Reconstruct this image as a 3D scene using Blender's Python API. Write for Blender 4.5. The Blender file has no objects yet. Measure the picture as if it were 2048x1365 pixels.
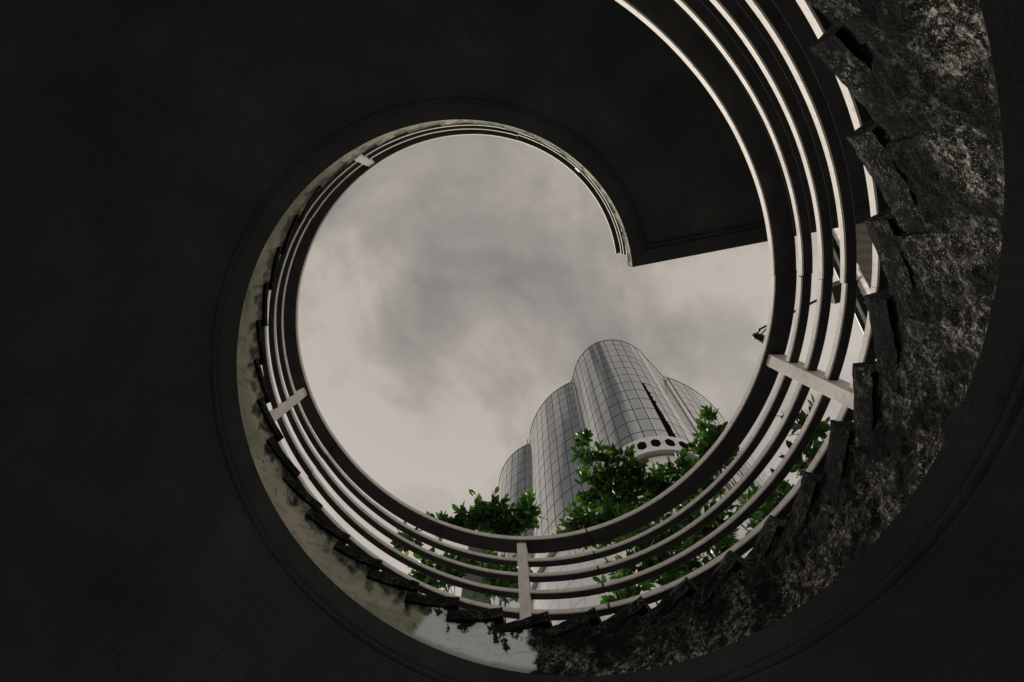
import bpy, bmesh, math, random
from math import sin, cos, pi, radians, degrees
from mathutils import Vector, Matrix, noise

sc = bpy.context.scene
col = sc.collection
R = 1.75            # radius of the stair's open well (m)
CZ = 1.5            # eye height above the paving
AX, AY = 0.14534814 * R, -0.41804836 * R      # axis of the well, the eye stands at x=y=0

# ------------------------------------------------------------------ camera
cam = bpy.data.cameras.new('camera')
cam.sensor_width = 36
cam.lens = 24.103
cam.clip_end = 8000
cam.clip_start = 0.05
co = bpy.data.objects.new('camera', cam)
col.objects.link(co)
r_, u_, b_ = (-0.99994, 0.001723, -0.010793), (0, 0.987498, 0.157633), (0.01093, 0.157624, -0.987439)
co.matrix_world = Matrix(((r_[0], u_[0], b_[0], 0), (r_[1], u_[1], b_[1], 0), (r_[2], u_[2], b_[2], CZ), (0, 0, 0, 1)))
sc.camera = co

# ------------------------------------------------------------------ sky, sun, exposure
SUN_AZ, SUN_EL = -56, 50
w = bpy.data.worlds.new('World')
sc.world = w
w.use_nodes = True
nt = w.node_tree
nt.nodes.clear()
def N(t, **kw):
    n = nt.nodes.new(t)
    for k, v in kw.items():
        setattr(n, k, v)
    return n
L = nt.links.new
tc = N('ShaderNodeTexCoord')
sep = N('ShaderNodeSeparateXYZ'); L(tc.outputs['Generated'], sep.inputs[0])
# clouds lie on a layer: divide the direction by its height
zz = N('ShaderNodeMath', operation='MAXIMUM'); L(sep.outputs[2], zz.inputs[0]); zz.inputs[1].default_value = 0.02
za = N('ShaderNodeMath', operation='ADD'); L(zz.outputs[0], za.inputs[0]); za.inputs[1].default_value = 0.12
dv = N('ShaderNodeVectorMath', operation='SCALE'); L(tc.outputs['Generated'], dv.inputs[0])
inv = N('ShaderNodeMath', operation='DIVIDE'); inv.inputs[0].default_value = 1.0; L(za.outputs[0], inv.inputs[1]); L(inv.outputs[0], dv.inputs['Scale'])
n1 = N('ShaderNodeTexNoise'); n1.inputs['Scale'].default_value = 4.2; n1.inputs['Detail'].default_value = 7; n1.inputs['Roughness'].default_value = 0.56; n1.inputs['Distortion'].default_value = 0.35
off = N('ShaderNodeVectorMath', operation='ADD'); L(dv.outputs[0], off.inputs[0]); off.inputs[1].default_value = (3.1, 7.7, 1.3)
L(off.outputs[0], n1.inputs['Vector'])
n2 = N('ShaderNodeTexNoise'); n2.inputs['Scale'].default_value = 7.0; n2.inputs['Detail'].default_value = 5
L(off.outputs[0], n2.inputs['Vector'])
wv = N('ShaderNodeVectorMath', operation='SUBTRACT'); L(n2.outputs['Color'], wv.inputs[0]); wv.inputs[1].default_value = (.5, .5, .5)
ws = N('ShaderNodeVectorMath', operation='SCALE'); L(wv.outputs[0], ws.inputs[0]); ws.inputs['Scale'].default_value = 0.34
wd = N('ShaderNodeVectorMath', operation='ADD'); L(tc.outputs['Generated'], wd.inputs[0]); L(ws.outputs[0], wd.inputs[1])
mr = N('ShaderNodeMapRange'); L(n1.outputs['Fac'], mr.inputs['Value'])
mr.inputs['From Min'].default_value = 0.39; mr.inputs['From Max'].default_value = 0.66
mr.inputs['To Min'].default_value = 0.0; mr.inputs['To Max'].default_value = 0.8
acc = mr.outputs[0]
# the heavier grey cloud bellies; the widest is added unseen to darken the tower's reflections
for d, rad, amp in (((0.1011, -0.162, 0.9816), 0.19, 0.30), ((0.03, -0.135, 0.99), 0.14, 0.16), ((0.042, 0.03, 0.9988), 0.2, 0.24), ((-0.1231, -0.0109, 0.9923), 0.2, 0.22),
                    ((0.21, -0.30, 0.93), 0.17, -0.35), ((0.20, 0.02, 0.978), 0.15, -0.25), ((-0.42, -0.12, 0.90), 0.32, -0.35),
                    ((0.5, 0.35, 0.79), 0.35, 0.4), ((0.2, 0.31, 0.93), 0.42, 0.95), ((-0.3, 0.6, 0.74), 0.35, 0.3), ((0.1, 0.75, 0.65), 0.3, -0.3)):
    ds = N('ShaderNodeVectorMath', operation='DISTANCE'); L(wd.outputs[0], ds.inputs[0]); ds.inputs[1].default_value = d
    m = N('ShaderNodeMapRange', interpolation_type='SMOOTHERSTEP'); L(ds.outputs['Value'], m.inputs['Value'])
    m.inputs['From Min'].default_value = 0; m.inputs['From Max'].default_value = rad
    m.inputs['To Min'].default_value = amp; m.inputs['To Max'].default_value = 0
    a = N('ShaderNodeMath', operation='ADD'); L(acc, a.inputs[0]); L(m.outputs[0], a.inputs[1]); acc = a.outputs[0]
cl = N('ShaderNodeValToRGB')
cl.color_ramp.elements[0].position = 0.0; cl.color_ramp.elements[0].color = (0.505, 0.455, 0.398, 1)
cl.color_ramp.elements[1].position = 1.0; cl.color_ramp.elements[1].color = (0.245, 0.233, 0.217, 1)
cl.color_ramp.elements[1].position = 0.80
e = cl.color_ramp.elements.new(1.0); e.color = (0.10, 0.099, 0.096, 1)
e = cl.color_ramp.elements.new(0.33); e.color = (0.372, 0.339, 0.299, 1)
L(acc, cl.inputs[0])
# the cloud deck thins and brightens towards the horizon
hz = N('ShaderNodeMapRange'); L(sep.outputs[2], hz.inputs['Value'])
hz.inputs['From Min'].default_value = 0.97; hz.inputs['From Max'].default_value = 0.55
hz.inputs['To Min'].default_value = 0.0; hz.inputs['To Max'].default_value = 1.0
mh = N('ShaderNodeMix', data_type='RGBA'); L(hz.outputs[0], mh.inputs['Factor']); L(cl.outputs[0], mh.inputs['A']); mh.inputs['B'].default_value = (0.78, 0.74, 0.69, 1)
sky = N('ShaderNodeTexSky', sky_type='NISHITA')
sky.sun_disc = False; sky.sun_elevation = radians(SUN_EL); sky.sun_rotation = radians(90 - SUN_AZ)
sks = N('ShaderNodeVectorMath', operation='SCALE'); L(sky.outputs[0], sks.inputs[0]); sks.inputs['Scale'].default_value = 0.08
mx = N('ShaderNodeMix', data_type='RGBA'); mx.inputs['Factor'].default_value = 0.96
L(sks.outputs[0], mx.inputs['A']); L(mh.outputs['Result'], mx.inputs['B'])
bg = N('ShaderNodeBackground'); L(mx.outputs['Result'], bg.inputs['Color']); bg.inputs['Strength'].default_value = 1.0
wo = N('ShaderNodeOutputWorld'); L(bg.outputs[0], wo.inputs[0])

sun = bpy.data.lights.new('sun', 'SUN')
sun.energy = 3.8; sun.angle = radians(9); sun.color = (1, 0.94, 0.86)
so = bpy.data.objects.new('sun', sun); col.objects.link(so)
sd = Vector((cos(radians(SUN_AZ)) * cos(radians(SUN_EL)), sin(radians(SUN_AZ)) * cos(radians(SUN_EL)), sin(radians(SUN_EL))))
so.rotation_euler = sd.to_track_quat('Z', 'Y').to_euler()
so.location = (0, 0, 60)

vs = sc.view_settings
vs.view_transform = 'Standard'; vs.look = 'None'; vs.exposure = 0.0; vs.gamma = 1.0; vs.use_curve_mapping = False
sc.cycles.max_bounces = 6
sc.cycles.sample_clamp_indirect = 4

# ------------------------------------------------------------------ helpers
class MB:
    def __init__(s):
        s.v = []; s.f = []; s.m = []; s.uv = None
    def quad(s, a, b, c, d, mi=0):
        n = len(s.v); s.v += [a, b, c, d]; s.f.append((n, n + 1, n + 2, n + 3)); s.m.append(mi)
    def poly(s, pts, mi=0):
        n = len(s.v); s.v += pts; s.f.append(tuple(range(n, n + len(pts)))); s.m.append(mi)
    def grid(s, rows, closed=False, mi=0, flip=False):
        n = len(s.v); c = len(rows[0])
        for r in rows: s.v += r
        for i in range(len(rows) - 1):
            for j in range(c if closed else c - 1):
                k = (j + 1) % c
                q = (n + i * c + j, n + i * c + k, n + (i + 1) * c + k, n + (i + 1) * c + j)
                s.f.append(q[::-1] if flip else q); s.m.append(mi)
    def sweep(s, rings, mi=0):
        s.grid(rings, closed=True, mi=mi)
        s.poly(list(rings[0])[::-1], mi); s.poly(list(rings[-1]), mi)
    def box(s, lo, hi, M=None, mi=0):
        (x0, y0, z0), (x1, y1, z1) = lo, hi
        p = [Vector(q) for q in ((x0, y0, z0), (x1, y0, z0), (x1, y1, z0), (x0, y1, z0), (x0, y0, z1), (x1, y0, z1), (x1, y1, z1), (x0, y1, z1))]
        if M: p = [M @ q for q in p]
        n = len(s.v); s.v += [tuple(q) for q in p]
        for q in ((0, 3, 2, 1), (4, 5, 6, 7), (0, 1, 5, 4), (1, 2, 6, 5), (2, 3, 7, 6), (3, 0, 4, 7)):
            s.f.append(tuple(n + i for i in q)); s.m.append(mi)
    def tube(s, pts, rads, n=6, mi=0):
        rings = []
        for i, p in enumerate(pts):
            p = Vector(p)
            d = Vector(pts[min(i + 1, len(pts) - 1)]) - Vector(pts[max(i - 1, 0)])
            d.normalize()
            a = d.orthogonal().normalized() if i == 0 else (pa - d * pa.dot(d)).normalized()
            pa = a; b = d.cross(a)
            rings.append([tuple(p + (a * cos(2 * pi * k / n) + b * sin(2 * pi * k / n)) * rads[i]) for k in range(n)])
        s.sweep(rings, mi)
    def build(s, name, mats, parent=None, smooth=False, uv=None, weld=0, nrm=True):
        me = bpy.data.meshes.new(name)
        me.from_pydata([tuple(v) for v in s.v], [], s.f)
        for m in (mats if isinstance(mats, (list, tuple)) else [mats]): me.materials.append(m)
        if any(s.m): me.polygons.foreach_set('material_index', s.m)
        if weld or nrm:
            bm = bmesh.new(); bm.from_mesh(me)
            if weld: bmesh.ops.remove_doubles(bm, verts=bm.verts, dist=weld)
            if nrm: bmesh.ops.recalc_face_normals(bm, faces=bm.faces)
            bm.to_mesh(me); bm.free()
        if smooth: me.polygons.foreach_set('use_smooth', [True] * len(me.polygons))
        me.update()
        o = bpy.data.objects.new(name, me); col.objects.link(o)
        if parent: o.parent = parent
        return o
def tag(o, label=None, cat=None, group=None, kind=None):
    if label: o['label'] = label
    if cat: o['category'] = cat
    if group: o['group'] = group
    if kind: o['kind'] = kind
    return o
def empty(name, loc=(0, 0, 0)):
    o = bpy.data.objects.new(name, None); o.empty_display_size = 0.2
    col.objects.link(o); o.location = loc
    return o
def fix(child, parent):     # parent without moving the mesh (mesh data are in world coordinates)
    child.parent = parent
    child.matrix_parent_inverse = Matrix.Translation(parent.location).inverted()
    return child

def new_mat(name):
    m = bpy.data.materials.new(name); m.use_nodes = True
    t = m.node_tree; b = t.nodes['Principled BSDF']
    return m, t, b
def nd(t, typ, ins=None, **kw):
    n = t.nodes.new(typ)
    for k, v in kw.items(): setattr(n, k, v)
    for k, v in (ins or {}).items():
        if isinstance(v, bpy.types.NodeSocket): t.links.new(v, n.inputs[k])
        else: n.inputs[k].default_value = v
    return n
def ramp(t, fac, stops):
    r = t.nodes.new('ShaderNodeValToRGB'); t.links.new(fac, r.inputs[0])
    els = r.color_ramp.elements
    while len(els) < len(stops): els.new(0.5)
    for el, (p, c) in zip(els, stops):
        el.position = p; el.color = (*c, 1) if len(c) == 3 else c
    return r.outputs[0]
def g(v): return (v, v, v)
def noise_tex(t, vec, scale, detail=5, rough=0.55, dist=0.0):
    n = nd(t, 'ShaderNodeTexNoise', {'Scale': scale, 'Detail': detail, 'Roughness': rough, 'Distortion': dist})
    if vec: t.links.new(vec, n.inputs['Vector'])
    return n.outputs['Fac']
def mixc(t, fac, a, b, blend='MIX'):
    n = t.nodes.new('ShaderNodeMix'); n.data_type = 'RGBA'; n.blend_type = blend
    for k, v in (('Factor', fac), ('A', a), ('B', b)):
        if isinstance(v, bpy.types.NodeSocket): t.links.new(v, n.inputs[k])
        else: n.inputs[k].default_value = (*v, 1) if isinstance(v, tuple) else v
    return n.outputs['Result']
def mth(t, op, a, b=None, clamp=False):
    n = t.nodes.new('ShaderNodeMath'); n.operation = op; n.use_clamp = clamp
    for i, v in enumerate((a, b)):
        if v is None: continue
        if isinstance(v, bpy.types.NodeSocket): t.links.new(v, n.inputs[i])
        else: n.inputs[i].default_value = v
    return n.outputs[0]
def bump(t, b, h, strength, dist=0.01):
    n = nd(t, 'ShaderNodeBump', {'Strength': strength, 'Distance': dist, 'Height': h})
    t.links.new(n.outputs[0], b.inputs['Normal'])
def pos(t): return t.nodes.new('ShaderNodeNewGeometry').outputs['Position']

# ------------------------------------------------------------------ materials
def m_plain(name, c, rough=0.6, metal=0.0, spec=0.5):
    m, t, b = new_mat(name)
    b.inputs['Base Color'].default_value = (*c, 1); b.inputs['Roughness'].default_value = rough
    b.inputs['Metallic'].default_value = metal; b.inputs['Specular IOR Level'].default_value = spec
    return m
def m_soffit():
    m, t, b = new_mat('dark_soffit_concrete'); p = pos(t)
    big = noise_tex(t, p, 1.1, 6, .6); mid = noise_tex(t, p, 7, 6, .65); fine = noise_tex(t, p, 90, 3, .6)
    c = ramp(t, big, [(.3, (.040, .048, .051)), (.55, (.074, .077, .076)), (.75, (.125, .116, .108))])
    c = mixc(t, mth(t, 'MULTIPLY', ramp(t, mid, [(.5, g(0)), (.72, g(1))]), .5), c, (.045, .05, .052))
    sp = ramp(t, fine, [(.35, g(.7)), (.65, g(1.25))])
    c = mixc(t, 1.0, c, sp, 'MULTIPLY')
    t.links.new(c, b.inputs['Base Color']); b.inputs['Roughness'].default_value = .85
    bump(t, b, mth(t, 'ADD', mth(t, 'MULTIPLY', mid, .8), fine), .35, .006)
    return m
def m_stringer():
    # inner face of the flight: u = degrees/100 along the flight, v = metres above the soffit edge
    m, t, b = new_mat('weathered_stringer_concrete')
    uv = nd(t, 'ShaderNodeUVMap', uv_map='UVMap').outputs[0]
    s = nd(t, 'ShaderNodeSeparateXYZ', {0: uv}); u, v = s.outputs[0], s.outputs[1]
    p = pos(t)
    n_big = noise_tex(t, p, 3.2, 6, .6); n_mid = noise_tex(t, p, 14, 6, .65); n_fine = noise_tex(t, p, 70, 4, .65); n_vf = noise_tex(t, p, 210, 2, .6)
    # pale lichened concrete (the upper flight)
    cA = ramp(t, n_big, [(.28, (.14, .165, .115)), (.43, (.26, .265, .19)), (.56, (.34, .315, .24)), (.64, (.42, .34, .28)), (.76, (.24, .275, .195))])
    cA = mixc(t, ramp(t, n_mid, [(.52, g(0)), (.68, g(.7))]), cA, (.14, .165, .11))
    cA = mixc(t, ramp(t, n_fine, [(.62, g(0)), (.72, g(.8))]), cA, (.045, .05, .04))
    # water stains hanging below the treads: v measured from the nosing line through the second UV layer
    uv2 = nd(t, 'ShaderNodeUVMap', uv_map='Drop').outputs[0]
    s2 = nd(t, 'ShaderNodeSeparateXYZ', {0: uv2}); drop = s2.outputs[1]
    ang = nd(t, 'ShaderNodeCombineXYZ', {0: mth(t, 'MULTIPLY', u, 13.0), 1: mth(t, 'MULTIPLY', v, 2.2)}).outputs[0]
    streak = noise_tex(t, ang, 2.6, 5, .6)
    edge = mth(t, 'SUBTRACT', mth(t, 'MULTIPLY', mth(t, 'SUBTRACT', streak, .30), .95), drop)
    edge = mth(t, 'ADD', edge, mth(t, 'MULTIPLY', mth(t, 'SUBTRACT', n_mid, .5), .3))
    st = ramp(t, edge, [(.0, g(0)), (.07, g(.55)), (.20, g(1))])
    more = nd(t, 'ShaderNodeMapRange', {'Value': u, 'From Min': .3, 'From Max': -.3, 'To Min': .75, 'To Max': 1.0}).outputs[0]
    cA = mixc(t, mth(t, 'MULTIPLY', st, more), cA, (.018, .022, .017))
    # pale green-white plaster patch
    cB = ramp(t, n_big, [(.3, (.60, .67, .63)), (.7, (.72, .77, .735))])
    cB = mixc(t, ramp(t, n_mid, [(.6, g(0)), (.72, g(.45))]), cB, (.14, .2, .15))
    crk = nd(t, 'ShaderNodeTexVoronoi', {'Scale': 5.5, 'Randomness': 1.0}, feature='DISTANCE_TO_EDGE')
    wp = nd(t, 'ShaderNodeVectorMath', {0: p, 1: nd(t, 'ShaderNodeVectorMath', {0: nd(t, 'ShaderNodeTexNoise', {'Scale': 6.0, 'Vector': p}).outputs['Color'], 'Scale': .16}, operation='SCALE').outputs[0]}, operation='ADD')
    t.links.new(wp.outputs[0], crk.inputs['Vector'])
    ck = mth(t, 'MULTIPLY', ramp(t, crk.outputs['Distance'], [(.003, g(1)), (.014, g(0))]), ramp(t, noise_tex(t, p, 4.5), [(.55, g(0)), (.64, g(1))]))
    cB = mixc(t, mth(t, 'MULTIPLY', ck, .85), cB, (.05, .08, .055))
    edge_b = mth(t, 'SUBTRACT', mth(t, 'MULTIPLY', mth(t, 'SUBTRACT', streak, .40), 1.05), drop)
    edge_b = mth(t, 'ADD', edge_b, mth(t, 'MULTIPLY', mth(t, 'SUBTRACT', n_mid, .5), .03))
    cB = mixc(t, ramp(t, edge_b, [(.0, g(0)), (.05, g(1))]), cB, (.012, .018, .013))
    low = ramp(t, mth(t, 'ADD', v, mth(t, 'MULTIPLY', n_mid, .06)), [(.05, g(1)), (.10, g(0))])
    cB = mixc(t, mth(t, 'MULTIPLY', low, .7), cB, (.16, .21, .16))
    # rough black-crusted aggregate with pale lichen specks
    n_cl = noise_tex(t, p, 26, 5, .7, .3)
    cC = ramp(t, n_mid, [(.38, (.004, .005, .005)), (.52, (.011, .011, .010)), (.68, (.032, .028, .023))])
    zone = ramp(t, noise_tex(t, p, 5.5, 5, .65), [(.42, g(.08)), (.56, g(1))])
    blot = mth(t, 'MULTIPLY', ramp(t, n_cl, [(.50, g(0)), (.60, g(1))]), zone)
    cC = mixc(t, mth(t, 'MULTIPLY', blot, .6), cC, mixc(t, ramp(t, n_big, [(.4, g(0)), (.6, g(1))]), (.26, .275, .215), (.22, .19, .16)))
    spk = mth(t, 'MULTIPLY', ramp(t, n_fine, [(.51, g(0)), (.60, g(1))]), mth(t, 'MULTIPLY', ramp(t, n_cl, [(.44, g(0)), (.58, g(1))]), zone))
    cC = mixc(t, spk, cC, mixc(t, n_big, (.58, .59, .49), (.50, .44, .38)))
    vf = mth(t, 'MULTIPLY', ramp(t, n_vf, [(.60, g(0)), (.66, g(.7))]), zone)
    cC = mixc(t, vf, cC, (.5, .5, .44))
    dk = ramp(t, mth(t, 'SUBTRACT', mth(t, 'MULTIPLY', noise_tex(t, p, 2.4, 4, .6), .55), drop), [(.0, g(0)), (.2, g(.85))])
    cC = mixc(t, dk, cC, (.007, .008, .007))
    wob = mth(t, 'MULTIPLY', mth(t, 'SUBTRACT', noise_tex(t, p, 4.5, 5, .6), .5), .12)
    ub = mth(t, 'ADD', u, wob)
    f1 = ramp(t, mth(t, 'ADD', mth(t, 'SUBTRACT', mth(t, 'MULTIPLY', mth(t, 'ADD', mth(t, 'ADD', u, mth(t, 'MULTIPLY', wob, .25)), mth(t, 'MULTIPLY', v, .07)), -1.0), .797), .5), [(.494, g(0)), (.503, g(1))])
    f2 = ramp(t, mth(t, 'ADD', mth(t, 'SUBTRACT', mth(t, 'MULTIPLY', ub, -1.0), 1.03), .5), [(.496, g(0)), (.508, g(1))])
    c = mixc(t, f2, mixc(t, f1, cA, cB), cC)
    t.links.new(c, b.inputs['Base Color'])
    b.inputs['Roughness'].default_value = .95; b.inputs['Specular IOR Level'].default_value = .06
    h = mth(t, 'ADD', mth(t, 'ADD', mth(t, 'MULTIPLY', n_cl, .9), mth(t, 'MULTIPLY', n_fine, .5)), mth(t, 'MULTIPLY', n_vf, .2))
    h = mth(t, 'SUBTRACT', h, mth(t, 'MULTIPLY', ck, .4))
    bs = mth(t, 'ADD', mth(t, 'MULTIPLY', f2, .7), .25)
    n = nd(t, 'ShaderNodeBump', {'Strength': bs, 'Distance': .03, 'Height': h}); t.links.new(n.outputs[0], b.inputs['Normal'])
    return m
def m_tread():
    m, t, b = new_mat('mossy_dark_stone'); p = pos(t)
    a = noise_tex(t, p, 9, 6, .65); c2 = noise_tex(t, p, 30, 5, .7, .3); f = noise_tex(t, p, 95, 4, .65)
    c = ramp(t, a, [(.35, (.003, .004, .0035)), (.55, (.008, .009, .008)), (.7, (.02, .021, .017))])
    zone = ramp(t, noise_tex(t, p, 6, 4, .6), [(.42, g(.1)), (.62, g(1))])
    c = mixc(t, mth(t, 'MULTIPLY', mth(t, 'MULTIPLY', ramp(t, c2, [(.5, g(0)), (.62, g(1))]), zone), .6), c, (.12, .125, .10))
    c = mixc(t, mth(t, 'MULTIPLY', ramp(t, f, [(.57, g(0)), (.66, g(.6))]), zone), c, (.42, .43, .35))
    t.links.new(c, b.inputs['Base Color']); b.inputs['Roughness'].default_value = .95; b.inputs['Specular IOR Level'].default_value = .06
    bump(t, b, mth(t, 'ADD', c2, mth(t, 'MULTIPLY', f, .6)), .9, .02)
    return m
def m_rail():
    m, t, b = new_mat('cast_pale_concrete'); p = pos(t)
    a = noise_tex(t, p, 5, 6, .6); md = noise_tex(t, p, 26, 5, .65); f = noise_tex(t, p, 150, 3, .6)
    c = ramp(t, a, [(.3, (.62, .565, .505)), (.5, (.71, .65, .59)), (.7, (.77, .715, .66))])
    c = mixc(t, ramp(t, md, [(.52, g(0)), (.75, g(.6))]), c, (.32, .29, .255))
    c = mixc(t, ramp(t, f, [(.64, g(0)), (.70, g(.75))]), c, (.17, .15, .13))
    t.links.new(c, b.inputs['Base Color']); b.inputs['Roughness'].default_value = .75
    bump(t, b, mth(t, 'ADD', mth(t, 'MULTIPLY', md, .6), f), .22, .004)
    return m
def m_glass():
    m, t, b = new_mat('mirror_glass')
    oi = nd(t, 'ShaderNodeNewGeometry').outputs['Random Per Island']
    c = ramp(t, oi, [(0, (.43, .45, .455)), (1, (.51, .525, .53))])
    t.links.new(c, b.inputs['Base Color'])
    b.inputs['Metallic'].default_value = .92; b.inputs['Roughness'].default_value = .06
    n = nd(t, 'ShaderNodeBump', {'Strength': .05, 'Distance': .02, 'Height': noise_tex(t, pos(t), .7, 2)}); t.links.new(n.outputs[0], b.inputs['Normal'])
    return m
def m_clad():
    m, t, b = new_mat('white_cladding'); p = pos(t)
    c = ramp(t, noise_tex(t, p, .5, 5), [(.3, (.66, .645, .62)), (.7, (.76, .745, .72))])
    t.links.new(c, b.inputs['Base Color']); b.inputs['Roughness'].default_value = .28; b.inputs['Specular IOR Level'].default_value = .8
    return m
def m_leaf(name, stops, island):
    m, t, b = new_mat(name)
    if island: rv = nd(t, 'ShaderNodeNewGeometry').outputs['Random Per Island']
    else: rv = nd(t, 'ShaderNodeObjectInfo').outputs['Random']
    c = ramp(t, rv, stops)
    t.links.new(c, b.inputs['Base Color']); b.inputs['Roughness'].default_value = .45; b.inputs['Specular IOR Level'].default_value = .3
    tr = nd(t, 'ShaderNodeBsdfTranslucent'); tcol = mixc(t, 1.0, c, (1.5, 1.6, .7), 'MULTIPLY'); t.links.new(tcol, tr.inputs['Color'])
    mxs = nd(t, 'ShaderNodeMixShader', {0: .28, 1: b.outputs[0], 2: tr.outputs[0]})
    t.links.new(mxs.outputs[0], t.nodes['Material Output'].inputs['Surface'])
    return m
def m_bark():
    m, t, b = new_mat('grey_bark'); p = pos(t); n = noise_tex(t, p, 18, 6, .65)
    t.links.new(ramp(t, n, [(.3, (.022, .019, .016)), (.7, (.06, .052, .044))]), b.inputs['Base Color']); b.inputs['Roughness'].default_value = .9
    bump(t, b, n, .6, .02); return m
def m_paving():
    m, t, b = new_mat('dark_paving'); p = pos(t); n = noise_tex(t, p, 2, 6, .6); f = noise_tex(t, p, 60, 3)
    c = ramp(t, n, [(.3, (.028, .028, .027)), (.7, (.045, .044, .042))]); c = mixc(t, mth(t, 'MULTIPLY', f, .3), c, (.02, .02, .02))
    t.links.new(c, b.inputs['Base Color']); b.inputs['Roughness'].default_value = .9; bump(t, b, f, .3, .01); return m
def m_beam():
    m, t, b = new_mat('grey_beam_concrete'); p = pos(t)
    wv = nd(t, 'ShaderNodeTexWave', {'Scale': 1.6, 'Distortion': 6.0, 'Detail': 4.0, 'Vector': p}, bands_direction='Y').outputs['Fac']
    f = noise_tex(t, p, 40, 5)
    c = ramp(t, mth(t, 'ADD', mth(t, 'MULTIPLY', wv, .4), mth(t, 'MULTIPLY', f, .6)), [(.25, (.50, .45, .40)), (.7, (.72, .66, .60))])
    t.links.new(c, b.inputs['Base Color']); b.inputs['Roughness'].default_value = .85; bump(t, b, f, .25, .01); return m
def m_canopy():
    m, t, b = new_mat('green_canopy_glass')
    b.inputs['Base Color'].default_value = (.035, .09, .055, 1); b.inputs['Roughness'].default_value = .12; b.inputs['Transmission Weight'].default_value = .25
    return m

SOF, STR, TRD, RAIL = m_soffit(), m_stringer(), m_tread(), m_rail()
def m_shade_mortar():  # rail undersides' shade put into the colour; also the joint mortar
    m, t, b = new_mat('shaded_concrete_and_mortar'); p = pos(t)
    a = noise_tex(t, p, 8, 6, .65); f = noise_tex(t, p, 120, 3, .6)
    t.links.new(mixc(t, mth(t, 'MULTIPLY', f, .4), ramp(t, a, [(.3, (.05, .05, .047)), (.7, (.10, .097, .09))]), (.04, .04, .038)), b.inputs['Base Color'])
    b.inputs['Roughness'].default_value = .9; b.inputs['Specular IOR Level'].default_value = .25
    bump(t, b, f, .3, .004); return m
SHADE_MORTAR = m_shade_mortar()
GLS, CLAD, BARK, PAVE, BEAM, CANO = m_glass(), m_clad(), m_bark(), m_paving(), m_beam(), m_canopy()
DARK = m_plain('dark_mullion', (.03, .032, .035), .5)
BLACK = m_plain('black_painted_metal', (.012, .013, .014), .45)
DGLS = m_plain('dark_window_and_reflection_glass', (.008, .009, .01), .6, 0, 0)
WHT = m_plain('white_steel', (.75, .74, .72), .5)
GREYST = m_plain('grey_steel', (.22, .21, .19), .5)
LENS = m_plain('lamp_lens', (.3, .3, .28), .15)
GREENS = [(0.0, (.012, .042, .010)), (.45, (.028, .088, .016)), (.8, (.05, .13, .022)), (.975, (.075, .165, .028)), (.985, (.38, .28, .05))]
LEAFM = m_leaf('leaf_green', GREENS, False)
FOLM = m_leaf('foliage_green', GREENS, True)

# ------------------------------------------------------------------ ground
mb = MB(); S = 3000
mb.quad((-S, -S, 0), (S, -S, 0), (S, S, 0), (-S, S, 0))
tag(mb.build('ground', PAVE), kind='structure')

# ------------------------------------------------------------------ the spiral stair
RO = 2.75
PITCH = 9.84                      # degrees per step
TH_TOP, TH_BOT = 169.1, -441.0
def H(th): return (2.94172651 + 0.52800809 * radians(th)) * R + CZ      # soffit height at the well's edge
def P(th, r, z): a = radians(th); return (AX + r * R * cos(a), AY + r * R * sin(a), z)
def table(x, t):
    if x >= t[0][0]: return t[0][1]
    for (a, va), (b2, vb) in zip(t[:-1], t[1:]):
        if x >= b2: return va + (vb - va) * (x - a) / (b2 - a)
    return t[-1][1]
def phi(k): return 9.9 - PITCH * k + table(-k, ((0, 0), (-4, .85), (-8, 1.8), (-11, 2.3), (-18, 2.5), (-20, 2.8), (-22, 2.1), (-24, .8)))   # riser k
def tread_t(th): return table(th, ((-60, .042), (-100, .047), (-128, .062), (-150, .07), (-175, .088), (-230, .09)))
def tread_down(th): return table(th, ((-20, 0), (-35, .022), (-100, .02), (-112, .004)))
K0, K1 = -16, 45
stair = empty('spiral_staircase', (AX, AY, 0))
tag(stair, 'dark concrete spiral staircase winding round an open well, its smooth soffit seen from below', 'staircase')
# soffit, outer side, stepped top and ends: one body
def frange(a, b, st):
    n = max(1, int(round(abs(b - a) / st))); return [a + (b - a) * i / n for i in range(n + 1)]
mb = MB()
ths = frange(TH_TOP, TH_BOT, 1.0)
mb.grid([[P(t, r, H(t) + 0.004 * noise.noise(Vector((t * .05, r * 3, 0)))) for r in (1.0, 1.03, 1.09, 1.3, 1.7, 2.2, RO)] for t in ths])
def step_z(k): return H(phi(k)) + table(phi(k), ((85, .18), (15, .28), (0, .29))) * R     # underside of tread k (between riser k and riser k-1)
def step_edges():
    out = []
    for k in range(K0, K1):
        hi, lo = phi(k - 1), phi(k)
        hi = min(hi, TH_TOP)
        if lo >= TH_TOP: continue
        out.append((k, hi, max(lo, TH_BOT)))
    return out
STEPS = step_edges()
for k, hi, lo in STEPS:
    z = step_z(k)
    for a, b2 in zip(frange(hi, lo, 2.5)[:-1], frange(hi, lo, 2.5)[1:]):
        mb.quad(P(a, 1.0, z), P(b2, 1.0, z), P(b2, RO, z), P(a, RO, z))
        mb.quad(P(a, RO, H(a)), P(a, RO, z), P(b2, RO, z), P(b2, RO, H(b2)))
    zl = step_z(k + 1)
    mb.quad(P(lo, 1.0, zl), P(lo, RO, zl), P(lo, RO, z), P(lo, 1.0, z))
zt = step_z(STEPS[0][0])
mb.quad(P(TH_TOP, 1.0, H(TH_TOP)), P(TH_TOP, RO, H(TH_TOP)), P(TH_TOP, RO, zt), P(TH_TOP, 1.0, zt))
zb = step_z(STEPS[-1][0])
mb.quad(P(TH_BOT, 1.0, H(TH_BOT)), P(TH_BOT, RO, H(TH_BOT)), P(TH_BOT, RO, zb), P(TH_BOT, 1.0, zb))
fix(mb.build('soffit', SOF, weld=0.0005, nrm=False), stair)

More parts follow.
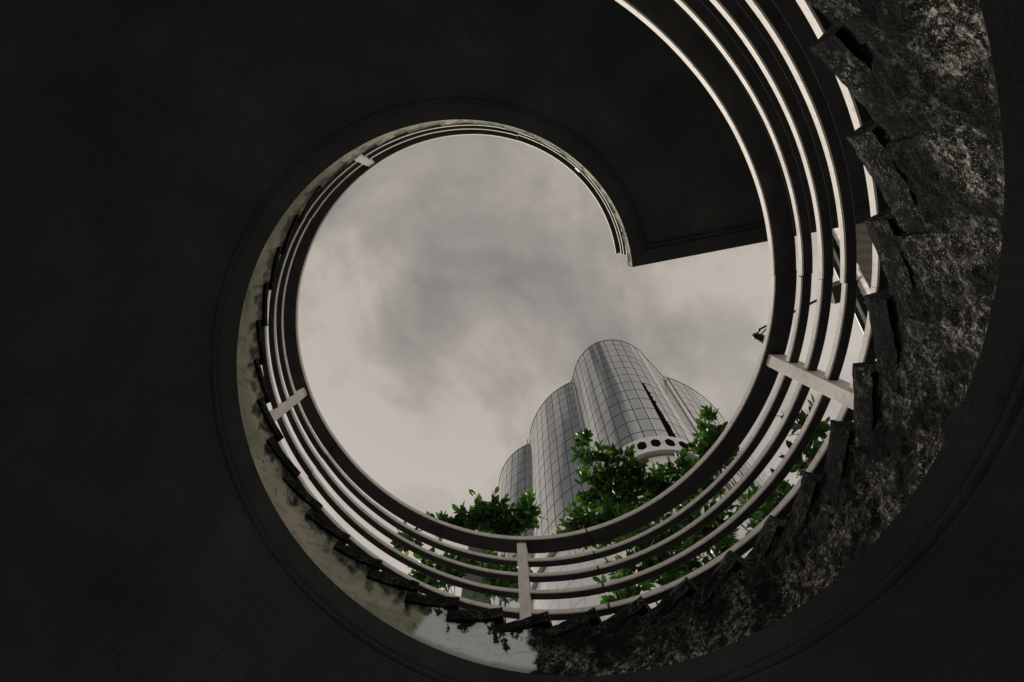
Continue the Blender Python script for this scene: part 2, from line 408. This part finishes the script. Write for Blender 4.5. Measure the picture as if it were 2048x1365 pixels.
# inner face (stringer) with a sawtooth top; the lower flight is a rough crust with real relief
verts, faces, uvs, drops = [], [], [], []
def face_pt(th, v, top):
    a = radians(th)
    rough = min(1, max(0, (-101 - th) / 5.0))
    p = Vector((cos(a) * R, sin(a) * R, H(th) + v - CZ))
    d = 0.0
    if rough > 0:
        d = (noise.fractal(p * 5.0, 0.9, 2.1, 5) * .014 + noise.fractal(p * 22, 0.8, 2.1, 4) * .007 + noise.noise(p * 1.7) * .010 + noise.noise(Vector((th * .22, (v + th * .006) * 2.2, 5))) * .013)
        d *= rough
    if -107 < th < -78:
        d += noise.fractal(Vector((p.x * 3.5, p.y * 3.5, p.z * 8)), 1.0, 2.0, 4) * .006
    fade = min(1, v / .03)
    d *= fade
    return (AX + (R - d) * cos(a), AY + (R - d) * sin(a), H(th) + v)
for k, hi, lo in STEPS:
    stp = 0.42 if lo < -88 and lo > -262 else 0.9
    nv = 34 if stp < .5 else 12
    cols_ = frange(hi, lo, stp)
    z = step_z(k); base = len(verts)
    for t in cols_:
        top = z - H(t)
        for j in range(nv + 1):
            v = top * j / nv
            verts.append(face_pt(t, v, top)); uvs.append((t / 100, v)); drops.append((t / 100, top - v))
    n = nv + 1
    for i in range(len(cols_) - 1):
        for j in range(nv):
            faces.append((base + i * n + j, base + i * n + j + 1, base + (i + 1) * n + j + 1, base + (i + 1) * n + j))
me = bpy.data.meshes.new('stringer'); me.from_pydata(verts, [], faces); me.materials.append(STR)
for nm, src in (('UVMap', uvs), ('Drop', drops)):
    ul = me.uv_layers.new(name=nm)
    idx = [0] * len(me.loops); me.loops.foreach_get('vertex_index', idx)
    flat = []
    for i in idx: flat += src[i]
    ul.data.foreach_set('uv', flat)
me.polygons.foreach_set('use_smooth', [True] * len(me.polygons))
so_ = bpy.data.objects.new('stringer', me); col.objects.link(so_); fix(so_, stair)

# drip mouldings under the soffit, turning the corner at the top end
def rib(r, w_, h_, endoff):
    a_end = TH_TOP - degrees(math.asin(endoff / r))
    rings = [[P(t, r, H(t) + .003), P(t, r, H(t) - h_), P(t, r + w_, H(t) - h_), P(t, r + w_, H(t) + .003)] for t in frange(a_end, TH_BOT, 1.2)]
    m2 = MB(); m2.sweep(rings)
    e0 = radians(TH_TOP); tx, ty = sin(e0), -cos(e0)          # along-flight direction, away from the end
    rings = []
    for rr in frange(r, RO - .12, .25):
        def Q(o, dz):
            x, y = AX + R * (rr * cos(e0) + o * tx), AY + R * (rr * sin(e0) + o * ty)
            th = degrees(math.atan2(y - AY, x - AX)); return (x, y, H(th) + dz)
        rings.append([Q(endoff, .003), Q(endoff, -h_ - .001), Q(endoff + w_, -h_ - .001), Q(endoff + w_, .003)])
    m2.sweep(rings)
    return m2
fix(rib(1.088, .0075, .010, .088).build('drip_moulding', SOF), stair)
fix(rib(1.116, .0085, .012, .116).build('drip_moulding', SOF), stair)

# treads
rnd = random.Random(4)
for k, hi, lo in STEPS:
    z0 = step_z(k) - .003 - tread_down(lo) * R; th_ = (tread_t(lo) + tread_down(lo)) * R
    a0, a1 = lo - 1.95, hi + .35
    if k == STEPS[0][0]: a1 = hi
    rough = 1.0 if lo < -70 else .35
    m2 = MB()
    aa = frange(a0, a1, .8)
    rings = []
    for i, a in enumerate(aa):
        tl = (a - a0) / (a1 - a0); rr = table(lo, ((60, 1.016), (20, .989), (-95, .989), (-112, .993))) + (.009 * max(0, (tl - .1) / .6) if lo < -105 else 0)
        prof = []
        for (r, z) in ((rr, z0), (rr - .002, z0 + th_ * .33), (rr - .003, z0 + th_ * .66), (rr + .002, z0 + th_), (1.3, z0 + th_), (RO + .02, z0 + th_), (RO + .02, z0), (1.3, z0)):
            p = Vector(P(a, r, z))
            if r < 1.1:
                j = noise.fractal(p * 26, .9, 2.0, 4) * .008 * rough
                p = Vector(P(a, r + (j - .004 * rough) / R, z + (noise.noise(p * 11) * .005 * rough)))
            prof.append(tuple(p))
        rings.append(prof)
    m2.sweep(rings)
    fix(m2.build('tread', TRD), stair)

# ------------------------------------------------------------------ railing of cast concrete
railing = empty('railing', (AX, AY, 0))
tag(railing, 'pale cast concrete railing with four thin rails and a wide handrail curving round the stairwell', 'railing')
def corr(th): return table(-th, ((300, .03), (195, .024), (115, .0), (95, .004), (62, .026), (45, .034), (20, .0), (-3, -.035), (-32, -.035), (-80, .02)))
def hcorr(th): return table(-th, ((300, .015), (115, .0), (45, .017), (-3, -.017), (-32, -.02), (-80, .045)))
def rin(th): return table(-th, ((-20, 0.0), (-75, -.013)))
rnd = random.Random(11)
POSTS = [128.3, 49.9, -26.1, -101.9, -177.8, -253.4, -329.0, -404.6]
JOINTS = [167.3, 102.3, 26.6, -43.4, -118.9, -194.6, -270.2, -345.8, -421.0]
def rail_seg(name, t0, t1, r0, r1, z0, z1, f=1.0):
    dr, dz = rnd.uniform(-.003, .003), rnd.uniform(-.0035, .0035)
    c = .0035
    rings = []
    for t in frange(t0, t1, 1.25):
        q = hcorr(t) if f < 1 else corr(t)
        wv = .0012 * noise.noise(Vector((t * .12, r0 * 7, z0 * 9)))
        dq = rin(t) if f == 1 else 0
        a, b2, l, h = r0 + dr + wv + dq, r1 + dr + wv + dq, z0 + dz + q + wv, z1 + dz + q + wv
        rings.append([P(t, r, H(t) + z * R) for r, z in ((a + c, l), (b2 - c, l), (b2, l + c), (b2, h - c), (b2 - c, h), (a + c, h), (a, h - c), (a, l + c))])
    m2 = MB(); m2.sweep(rings)
    for fi in range(len(m2.f)):              # faces 5..7 of each ring stay pale towards the well; shade is painted into the rest
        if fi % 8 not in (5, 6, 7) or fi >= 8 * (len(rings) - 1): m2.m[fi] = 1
    return fix(m2.build(name, [RAIL, SHADE_MORTAR]), railing)
for j0, j1 in zip(JOINTS[:-1], JOINTS[1:]):
    a, b2 = j0 - (.2 if abs(j0 + 118.9) < 1 else .04), j1 + (.2 if abs(j1 + 118.9) < 1 else .04)
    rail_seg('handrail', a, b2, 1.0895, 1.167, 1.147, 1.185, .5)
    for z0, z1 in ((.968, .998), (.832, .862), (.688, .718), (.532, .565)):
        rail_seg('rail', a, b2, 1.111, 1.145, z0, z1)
for jt in (-118.9,):                       # recessed dark mortar in the open joint
    for r0, r1, z0, z1 in ((1.0915, 1.164, 1.15, 1.182), (1.113, 1.143, .971, .995), (1.113, 1.143, .835, .859), (1.113, 1.143, .691, .715), (1.113, 1.143, .535, .562)):
        m2 = MB(); m2.sweep([[P(t, r, H(t) + z * R) for r, z in ((r0, z0), (r1, z0), (r1, z1), (r0, z1))] for t in (jt - .26, jt + .26)])
        fix(m2.build('joint', SHADE_MORTAR), railing)
for tp in POSTS:
    k = next(kk for kk in range(K0, K1) if phi(kk) <= tp)
    zb = step_z(k) + (tread_t(phi(k)) - .004) * R - .01
    if zb < 0: zb = step_z(k)
    top = H(tp) + (1.149 + hcorr(tp)) * R
    a = radians(tp)
    Mx = Matrix.Translation((AX + (1.106 + rin(tp) + (.02 if tp > 100 else 0)) * R * cos(a), AY + (1.106 + rin(tp) + (.02 if tp > 100 else 0)) * R * sin(a), 0)) @ Matrix.Rotation(a, 4, 'Z')
    m2 = MB(); hw = .041; c = .004; d = .105
    prof = [(0, -hw + c), (0, hw - c), (c, hw), (d - c, hw), (d, hw - c), (d, -hw + c), (d - c, -hw), (c, -hw)]
    rings = [[tuple(Mx @ Vector((x, y, z))) for x, y in prof] for z in (zb, zb + .3, top - .3, top)]
    m2.sweep(rings)
    fix(m2.build('post', RAIL), railing)

# ------------------------------------------------------------------ glass tower of rounded lobes
APX = Vector((13.5, -45.0)); HT = 110.0
def TP(p, z):                     # plan point (roof level) at height z above the eye: the tower flares upwards
    q = APX + (Vector(p) - APX) * ((z + 450) / 560.0)
    return (q.x, q.y, z + CZ)
def arc(cx, cy, r, a0, a1, n=60):
    return [(HT * (cx + r * cos(radians(a0 + (a1 - a0) * i / n))), HT * (cy + r * sin(radians(a0 + (a1 - a0) * i / n)))) for i in range(n + 1)]
def catmull(pts, n=10):
    out = []
    q = [Vector(p) for p in pts]; q = [2 * q[0] - q[1]] + q + [2 * q[-1] - q[-2]]
    for i in range(1, len(q) - 2):
        for j in range(n):
            t = j / n; a, b2, c, d = q[i - 1], q[i], q[i + 1], q[i + 2]
            out.append(.5 * ((2 * b2) + (c - a) * t + (2 * a - 5 * b2 + 4 * c - d) * t * t + (3 * b2 - a - 3 * c + d) * t ** 3))
    out.append(q[-2]); return [tuple(v) for v in out]
Cpts = [(-0.1000, -0.2240), (-0.1022, -0.2130), (-0.1055, -0.1997), (-0.1108, -0.1868), (-0.1232, -0.1711), (-0.1357, -0.1629), (-0.1465, -0.1596), (-0.1591, -0.1581),
        (-0.1718, -0.1596), (-0.1828, -0.1633), (-0.1994, -0.1739), (-0.2125, -0.1877), (-0.2277, -0.2035), (-0.2440, -0.2200)]
LOBES = [
    ('F', arc(-.064, -.3845, .0723, -50, 82)),
    ('L', arc(-.14, -.3156, .1022, -22, 67.5)),
    ('C', catmull([(HT * x, HT * y) for x, y in Cpts])),
    ('R', arc(-.1866, -.3854, .1797, 108.5, 185)),
]
def resample(pts, step):
    d = [0]
    for a, b2 in zip(pts[:-1], pts[1:]): d.append(d[-1] + (Vector(b2) - Vector(a)).length)
    n = max(1, round(d[-1] / step)); sub = 4
    out = []; j = 0
    for i in range(n * sub + 1):
        s = d[-1] * i / (n * sub)
        while j < len(d) - 2 and d[j + 1] < s: j += 1
        t = (s - d[j]) / max(1e-9, d[j + 1] - d[j]); out.append(Vector(pts[j]).lerp(Vector(pts[j + 1]), t))
    return out, n, sub
def offs(pts, o):
    out = []
    for i, p in enumerate(pts):
        t = pts[min(i + 1, len(pts) - 1)] - pts[max(i - 1, 0)]; t.normalize()
        out.append(p + Vector((t.y, -t.x)) * o)
    return out
tower = empty('glass_tower', (-15, -40, 0))
tag(tower, 'tall mirror glass tower of rounded lobes flaring upwards behind the treetops', 'tower')
ROWH = 3.66; NR = 13
cand = []
wall = MB(); lightpipe = []
for nm, path in LOBES:
    pts, n, sub = resample(path, 1.32)
    back = offs(pts, -.07)
    zs = [HT - .2] + [HT - ROWH * j for j in range(1, 26)] + [-CZ]
    wall.grid([[TP(p, z) for p in back] for z in zs])
    front = offs(pts, 0.0)
    for c in range(n):
        for rw in range(NR):
            z1 = HT - ROWH * rw - .09; z0 = HT - ROWH * (rw + 1) + .09
            seg = front[c * sub:c * sub + sub + 1]; bk = back[c * sub:c * sub + sub + 1]
            gap = .055
            def shrink(s):
                s = [Vector(v) for v in s]; l0 = (s[1] - s[0]).length; l1 = (s[-1] - s[-2]).length
                s[0] = s[0].lerp(s[1], gap / l0); s[-1] = s[-1].lerp(s[-2], gap / l1); return s
            cand.append((nm, c, rw, shrink(seg), shrink(bk), z0, z1))
def panel_mesh(mb, fs, bs, z0, z1, mi=0, rim=None):
    # front as a welded strip (smooth), rims as their own faces
    b = len(mb.v); m = len(fs)
    mb.v += [TP(p, z1) for p in fs] + [TP(p, z0) for p in fs]
    for i in range(m - 1):
        mb.f.append((b + i, b + i + 1, b + m + i + 1, b + m + i)); mb.m.append(mi)
    ri = mi if rim is None else rim
    for a, bb, z in ((fs, bs, z0), (fs, bs, z1)):
        mb.quad(TP(a[0], z), TP(a[-1], z), TP(bb[-1], z), TP(bb[0], z), ri)
    mb.quad(TP(fs[0], z0), TP(fs[0], z1), TP(bs[0], z1), TP(bs[0], z0), ri)
    mb.quad(TP(fs[-1], z0), TP(fs[-1], z1), TP(bs[-1], z1), TP(bs[-1], z0), ri)
def key(cn):
    nm, c, rw, fs, bs, z0, z1 = cn
    m = fs[len(fs) // 2]; t = (fs[-1] - fs[0]).normalized(); nrm = Vector((t.y, -t.x))
    vw = Vector((-m.x, -m.y)).normalized()
    return -(max(0, nrm.dot(vw)) / (z0 ** 2) * (1 if nm in 'CL' else .8))
# the middle-lobe column whose dark reflection is built as black panels
ncC = max(c for nm, c, *_ in cand if nm == 'C') + 1
REFL_COL = int(ncC * .56)
cand.sort(key=key)
rest = MB(); nind = 0
for cn in cand:
    nm, c, rw, fs, bs, z0, z1 = cn
    if nm == 'C' and c == REFL_COL and rw >= 7:
        # painted-in dark reflection: left part black, ragged right part glass
        hs = [(z0 + (z1 - z0) * i / 4, z0 + (z1 - z0) * (i + 1) / 4) for i in range(4)]
        rr = random.Random(rw)
        frac = .3 + .5 * (rw - 7) / 6
        for a, b2 in hs:
            f = min(.95, frac + rr.uniform(-.06, .08))
            i0 = fs[0].lerp(fs[-1], f)
            panel_mesh(rest, [fs[0], fs[0].lerp(fs[-1], f * .5), i0], [bs[0], bs[0], bs[0].lerp(bs[-1], f)], a, b2, 1)
            panel_mesh(rest, [i0, i0.lerp(fs[-1], .5), fs[-1]], [bs[0].lerp(bs[-1], f), bs[-1], bs[-1]], a, b2, 0)
        continue
    if nind < 300 and key(cn) < 0:
        m2 = MB(); panel_mesh(m2, fs, bs, z0, z1, 0, 1); o = m2.build('glass_panel', [GLS, DARK], smooth=False, nrm=False)
        o.data.polygons.foreach_set('use_smooth', [i < len(fs) - 1 for i in range(len(o.data.polygons))])
        fix(o, tower); nind += 1
    else:
        panel_mesh(rest, fs, bs, z0, z1, 0, 1)
o = rest.build('curtain_wall', [GLS, DGLS], nrm=False); tag(o, kind='stuff'); fix(o, tower)
fix(wall.build('mullion_wall', DARK, nrm=False), tower)
# roof slab, back of the tower
out = []
for nm, path in LOBES: out += [Vector(p) for p in path[::6]]
backp = [Vector((-46, -48)), Vector((-36, -68)), Vector((-14, -74)), Vector((2, -62)), Vector((6, -52))]
ring = out + backp
m2 = MB()
bk = [out[-1]] + backp + [out[0]]
m2.grid([[TP(p, z) for p in bk] for z in (HT - .3, -CZ)])
fix(m2.build('core_wall', DARK, nrm=False), tower)
# slim coping along the roof edge
m2 = MB()
for nm, path in LOBES:
    pts, n, sub = resample(path, 1.32)
    a, b2 = offs(pts, .05), offs(pts, -.25)
    m2.sweep([[TP(a[i], HT - .02), TP(a[i], HT + .12), TP(b2[i], HT + .12), TP(b2[i], HT - .02)] for i in range(len(pts))])
fix(m2.build('coping', DARK), tower)
# pale pipes in the valleys between lobes
for p in (LOBES[1][1][-1], (-3.85, -34.6), LOBES[3][1][0]):
    q = Vector(p); d = (Vector((0, 0)) - q).normalized(); q = q + d * .5
    m2 = MB(); m2.tube([TP(q, HT + .05), TP(q, 85), TP(q, 64)], [.07, .065, .06], 8)
    fix(m2.build('downpipe', GREYST), tower)
# white ledge band with hexagonal windows, and pale cladding beneath
ZL1, ZL0 = 63.0, 59.4
for nm, path in LOBES:
    pts, n, sub = resample(path, 1.36)
    fr, bk = offs(pts, .55), offs(pts, -.08)
    m2 = MB()
    top_in = offs(pts, -.08)
    m2.grid([[TP(p, ZL1) for p in fr], [TP(p, ZL1 + .15) for p in top_in]])
    m2.grid([[TP(p, ZL0 - .05) for p in fr], [TP(p, ZL0 - .05) for p in top_in]])
    m2.grid([[TP(p, ZL1) for p in offs(pts, .50)], [TP(p, ZL0 - .05) for p in offs(pts, .50)]], mi=1)
    band = fix(m2.build('ledge', [CLAD, DARK], nrm=False), tower)
    for c in range(n):
        s = fr[c * sub:c * sub + sub + 1]; sb = offs(pts, .48)[c * sub:c * sub + sub + 1]
        s = [Vector(v) for v in s]; s[0] = s[0].lerp(s[1], .035); s[-1] = s[-1].lerp(s[-2], .035)
        for a, b2 in ((ZL0, (ZL0 + ZL1) / 2 - .02), ((ZL0 + ZL1) / 2 + .02, ZL1)):
            m2 = MB(); panel_mesh(m2, s, sb, a, b2)
            fix(m2.build('ledge_panel', CLAD, nrm=False), tower)
        if nm == 'C' and c % 1 == 0:
            mid = Vector(s[2]); t = (s[3] - s[1]).normalized(); nr = Vector((t.y, -t.x)); zc = (ZL0 + ZL1) / 2
            m2 = MB()
            hexp = [(x * .8, z * .88) for x, z in ((0, 1.12), (.44, .78), (.58, .45), (.58, -.45), (.44, -.78), (0, -1.12), (-.44, -.78), (-.58, -.45), (-.58, .45), (-.44, .78))]
            f = [TP(mid + t * x + nr * .03, zc + z) for x, z in hexp]; bq = [TP(mid + t * x - nr * .05, zc + z) for x, z in hexp]
            m2.sweep([bq, f])
            fix(m2.build('hexagonal_window', DGLS, nrm=False), tower)
low = MB(); nlow = 0
for nm, path in LOBES:
    pts, n, sub = resample(path, 1.5)
    fr, bk = offs(pts, .06), offs(pts, -.05)
    for c in range(n):
        for rw in range(16):
            z1 = ZL0 - .3 - 3.4 * rw - .03; z0 = ZL0 - .3 - 3.4 * (rw + 1) + .03
            if z0 < 1: continue
            s = [Vector(v) for v in fr[c * sub:c * sub + sub + 1]]; sb = bk[c * sub:c * sub + sub + 1]
            s[0] = s[0].lerp(s[1], .07); s[-1] = s[-1].lerp(s[-2], .07)
            if nm in 'LC' and rw < 5:
                m2 = MB(); panel_mesh(m2, s, sb, z0, z1); fix(m2.build('cladding_panel', CLAD, nrm=False), tower)
            else: panel_mesh(low, s, sb, z0, z1)
o = low.build('lower_cladding', CLAD, nrm=False); tag(o, kind='stuff'); fix(o, tower)

# ------------------------------------------------------------------ concrete beam, glass canopy, floodlight boom (far right, high up)
ZC = 14.0 + CZ
def strip_box(mb, p0, p1, w_, z0, z1, side=1):
    a, b2 = Vector(p0), Vector(p1); d = (b2 - a).normalized(); n = Vector((d.y, -d.x)) * w_ * side
    q = [a, b2, b2 + n, a + n]
    lo = [(v.x, v.y, z0) for v in q]; hi = [(v.x, v.y, z1) for v in q]
    mb.sweep([lo, hi])
beam = empty('concrete_beam', (-8.4, -.8, 0))
tag(beam, 'pale grey concrete beam glimpsed between the lowest rails, beside the green glass canopy', 'beam')
m2 = MB(); strip_box(m2, (-6.52, .55), (-8.00, -2.0), 1.5, ZC, ZC + .44, 1); fix(m2.build('girder', BEAM), beam)
for x, y in ((-8.6, .6), (-9.3, -1.6)):
    m2 = MB(); m2.box((x - .2, y - .2, 0), (x + .2, y + .2, ZC + .02)); fix(m2.build('column', BEAM), beam)
can = empty('glass_canopy', (-7.2, -.9, 0))
tag(can, 'green glass canopy with white purlins seen between the two lowest rails at right', 'canopy')
ed0, ed1 = Vector((-6.58, .12)), Vector((-8.13, -2.75)); dd = (ed1 - ed0).normalized(); nn = Vector((dd.y, -dd.x))
if nn.x > 0: nn = -nn
def cp(s, t_, z): q = ed0 + dd * s + nn * t_; return (q.x, q.y, z)
LEN = (ed1 - ed0).length
m2 = MB(); m2.sweep([[cp(0, 0, ZC + .62), cp(LEN, 0, ZC + .62), cp(LEN, .9, ZC + .62), cp(0, .9, ZC + .62)], [cp(0, 0, ZC + .64), cp(LEN, 0, ZC + .64), cp(LEN, .9, ZC + .64), cp(0, .9, ZC + .64)]])
fix(m2.build('glass_sheet', CANO), can)
m2 = MB(); m2.sweep([[cp(0, .05, ZC + .5), cp(0, .1, ZC + .5), cp(0, .1, ZC + .615), cp(0, .05, ZC + .615)], [cp(LEN, .05, ZC + .5), cp(LEN, .1, ZC + .5), cp(LEN, .1, ZC + .615), cp(LEN, .05, ZC + .615)]])
fix(m2.build('edge_bar', WHT), can)
m2 = MB(); m2.sweep([[cp(0, -.04, ZC + .56), cp(0, .03, ZC + .56), cp(0, .03, ZC + .61), cp(0, -.04, ZC + .61)], [cp(LEN, -.04, ZC + .56), cp(LEN, .03, ZC + .56), cp(LEN, .03, ZC + .61), cp(LEN, -.04, ZC + .61)]])
fix(m2.build('gutter', BLACK), can)
k = 0
s = .05
while s < LEN:
    q0 = Vector(cp(s, .22, 0)[:2])
    m2 = MB(); strip_box(m2, q0, q0 + Vector((-.62, -.02)), .05, ZC + .52, ZC + .6, 1)
    fix(m2.build('purlin', WHT), can); s += .24
for x, y in ((-7.45, .3), (-8.75, -2.3)):
    m2 = MB(); m2.tube([(x, y, 0), (x, y, ZC + .6)], [.06, .06], 8); fix(m2.build('support_post', GREYST), can)
fl = empty('floodlight', (-5.3, -2.12, ZC))
tag(fl, 'small black floodlight on a thin boom poking past the wide handrail at right', 'floodlight')
bz = ZC + .3
tip = Vector((-5.36, -2.05, bz)); roo = Vector((-7.35, -1.03, bz + .05))
m2 = MB(); m2.tube([roo, tip.lerp(roo, .5) + Vector((0, 0, .02)), tip], [.03, .028, .022], 8); fix(m2.build('boom', BLACK), fl)
m2 = MB()
hd = Vector((.85, -.10, 0)).normalized()
c0 = Vector((-5.50, -2.20, bz))
m2.tube([c0 + Vector((-.02, -.07, 0)), c0 + Vector((.03, -.03, 0)), c0 + Vector((.15, .02, 0)), c0 + Vector((.22, .035, 0)), c0 + Vector((.245, .04, 0))], [.095, .09, .07, .06, .03], 14)
fix(m2.build('lamp_hood', BLACK), fl)
m2 = MB(); m2.tube([c0 + Vector((-.022, -.072, 0)), c0 + Vector((-.032, -.077, 0))], [.082, .082], 14); fix(m2.build('lens', LENS), fl)
m2 = MB(); m2.tube([tip + Vector((-.05, .0, 0)), c0 + Vector((.16, .06, .05))], [.016, .016], 6); m2.tube([tip + Vector((-.25, .1, .02)), c0 + Vector((.1, .05, -.04))], [.016, .014], 6); fix(m2.build('bracket', BLACK), fl)
m2 = MB(); strip_box(m2, (-6.72, -1.12), (-7.1, -1.0), .36, ZC + .02, ZC + .46, -1); fix(m2.build('mounting_block', m_plain('dark_cast_block', (.1, .095, .08), .85)), fl)

# ------------------------------------------------------------------ trees with large glossy leaves
def leaf_verts():
    pr = [(0, 0, 0), (.10, .02, .0), (.34, .25, .04), (.66, .185, .03), (1.0, 0, -.05)]
    V = [Vector((0, 0, 0)), Vector((.34, 0, .0)), Vector((.66, 0, -.012)), Vector((1.0, 0, -.06))]
    V += [Vector((.34, .23, .05)), Vector((.70, .225, .035)), Vector((.34, -.23, .05)), Vector((.70, -.225, .035)), Vector((.10, .075, .02)), Vector((.10, -.075, .02))]
    F = [(0, 1, 4, 8), (1, 2, 5, 4), (2, 3, 5), (0, 9, 6, 1), (1, 6, 7, 2), (2, 7, 3)]
    return V, F
LV, LF = leaf_verts()
lme = bpy.data.meshes.new('leaf'); lme.from_pydata([tuple(v) for v in LV], [], LF); lme.materials.append(LEAFM)
lme.polygons.foreach_set('use_smooth', [True] * len(LF))
def tree(label, base, clumps, seed, group=None, size=.16, single=270):
    rd = random.Random(seed)
    t = empty('leafy_tree', (base[0], base[1], 0)); tag(t, label, 'tree', group)
    cen = sum((Vector(c[0]) for c in clumps), Vector()) / len(clumps)
    fork = Vector((base[0], base[1], 0)).lerp(Vector((cen.x, cen.y, cen.z)), .5); fork.z = min(c[0][2] for c in clumps) * .6
    fork.x = base[0] + (cen.x - base[0]) * .25; fork.y = base[1] + (cen.y - base[1]) * .25
    m2 = MB(); b0 = Vector((base[0], base[1], 0))
    m2.tube([b0 - Vector((0, 0, .05)), b0 + Vector((0, 0, .4)), b0.lerp(fork, .5) + Vector((rd.uniform(-.1, .1), rd.uniform(-.1, .1), 0)), fork], [.16, .11, .085, .05], 10)
    fix(m2.build('trunk', BARK, smooth=True), t)
    mats = []; tw = MB()
    for (c, rad, nt_) in clumps:
        c = Vector(c)
        if nt_ >= 24:
            m2 = MB(); q0 = fork - (fork - b0).normalized() * .1
            pts = [q0.lerp(c, f) + Vector((rd.uniform(-.16, .16), rd.uniform(-.16, .16), .5 * f * (1 - f))) * (1 if 0 < f < 1 else 0) for f in (0, .2, .4, .6, .8, 1)]
            m2.tube(pts, [.04, .032, .026, .02, .013, .006], 6)
            fix(m2.build('branch', BARK, smooth=True), t)
        for i in range(nt_):
            while True:
                q = Vector((rd.uniform(-1, 1), rd.uniform(-1, 1), rd.uniform(-1, 1)))
                if q.length < 1: break
            tipp = c + Vector((q.x * rad[0], q.y * rad[1], q.z * rad[2]))
            dirv = (Vector((q.x, q.y, q.z * .6 + .55)) + Vector((rd.gauss(0, .3), rd.gauss(0, .3), rd.gauss(0, .2)))).normalized()
            sm = min(1.0, (rad[0] + rad[1] + rad[2]) / 1.0); ln = rd.uniform(.22, .42) * sm
            st = tipp - dirv * ln
            tw.tube([st - dirv * .22 * sm * sm + Vector((0, 0, -.03)), st, tipp], [.006, .005, .003], 4)
            nl = rd.randint(7, 11); ph = rd.uniform(0, 6.28)
            ort = dirv.orthogonal().normalized(); bi = dirv.cross(ort)
            for j in range(nl):
                f = j / (nl - 1); pa = st.lerp(tipp, f)
                an = ph + j * 2.4
                side = ort * cos(an) + bi * sin(an)
                spread = 1.0 - .62 * f
                ld = (dirv * (1 - .45 * spread) + side * spread + Vector((0, 0, -.12))).normalized()
                up = (dirv - ld * dirv.dot(ld)); up = up.normalized() if up.length > 1e-3 else ort
                up = (up + Vector((rd.gauss(0, .25), rd.gauss(0, .25), rd.gauss(0, .25)))); up = (up - ld * up.dot(ld)).normalized()
                y = up.cross(ld)
                sz = size * rd.uniform(.7, 1.15)
                mats.append(Matrix(((ld.x * sz, y.x * sz, up.x * sz, pa.x), (ld.y * sz, y.y * sz, up.y * sz, pa.y), (ld.z * sz, y.z * sz, up.z * sz, pa.z), (0, 0, 0, 1))))
    fix(tw.build('twigs', BARK, nrm=False), t).__setitem__('kind', 'stuff')
    eye = Vector((0, 0, CZ))
    mats.sort(key=lambda M_: (M_.translation - eye).length)
    inv_ = Matrix.Translation(t.location).inverted()
    for M_ in mats[:single]:
        o = bpy.data.objects.new('leaf', lme); col.objects.link(o); o.parent = t; o.matrix_parent_inverse = inv_; o.matrix_basis = M_
    V, F = [], []
    for M_ in mats[single:]:
        b = len(V); V += [tuple(M_ @ v) for v in LV]; F += [tuple(b + i for i in f) for f in LF]
    me = bpy.data.meshes.new('crown'); me.from_pydata(V, [], F); me.materials.append(FOLM)
    me.polygons.foreach_set('use_smooth', [True] * len(F))
    o = bpy.data.objects.new('crown', me); col.objects.link(o); fix(o, t); tag(o, kind='stuff')
    return t
def C(x, y, z, rx, ry, rz, n): return ((x * z, y * z, z + CZ), (rx, ry, rz), n)
TG = 'leafy trees beyond the railing'
zu = 11.2
tree('bushy dark tree at the foot of the tower, left of the middle railing post', (-.2, -7.6),
     [C(.022, -.425, zu, .42, .40, .35, 46), C(-.035, -.43, zu, .25, .3, .4, 20), C(-.005, -.445, zu, .3, .3, .3, 26), C(.055, -.44, zu, .3, .25, .22, 22), C(.085, -.45, zu, .28, .22, .18, 16),
      C(.105, -.441, zu, .22, .18, .14, 11), C(.10, -.52, 9.6, .55, .4, .4, 44), C(.0, -.53, 9.4, .45, .35, .35, 36), C(.15, -.47, 10.0, .22, .2, .2, 9)], 3, TG)
tree('largest green tree covering the lower middle of the glass tower', (-4.1, -8.0),
     [C(-.165, -.39, zu, .68, .52, .5, 82), C(-.197, -.36, zu, .26, .26, .35, 15), C(-.135, -.335, zu, .34, .18, .25, 11), C(-.118, -.312, zu, .14, .1, .12, 4), C(-.172, -.335, zu, .3, .1, .3, 7), C(-.232, -.385, zu, .3, .25, .3, 14),
      C(-.16, -.44, 10.4, .7, .4, .4, 55), C(-.12, -.455, 10.4, .45, .25, .25, 26), C(-.23, -.49, 9.2, .7, .45, .45, 60), C(-.19, -.55, 8.6, .4, .35, .3, 16)], 8, TG)
tree('tree with yellow tinged leaves between the hexagonal windows and the wide handrail', (-6.6, -6.6),
     [C(-.285, -.372, zu, .62, .4, .42, 52), C(-.245, -.39, zu, .42, .36, .35, 27), C(-.312, -.335, zu, .34, .3, .35, 17), C(-.325, -.33, zu - .5, .35, .3, .3, 20), C(-.272, -.345, zu + .2, .1, .1, .3, 3), C(-.318, -.305, zu, .28, .28, .4, 26), C(-.307, -.272, zu + .3, .08, .08, .3, 5),
      C(-.30, -.45, 9.6, .7, .5, .45, 62), C(-.33, -.52, 8.4, .6, .5, .4, 48), C(-.27, -.54, 8.2, .4, .3, .3, 20)], 15, TG)
tree('sparse tree with bright leaves behind the lowest rails at the right', (-8.4, -4.6),
     [C(-.41, -.41, 9.8, .5, .5, .4, 36), C(-.47, -.345, 9.0, .35, .35, .35, 32), C(-.455, -.285, 9.6, .32, .32, .3, 15), C(-.44, -.46, 8.4, .45, .4, .35, 34)], 21, TG)
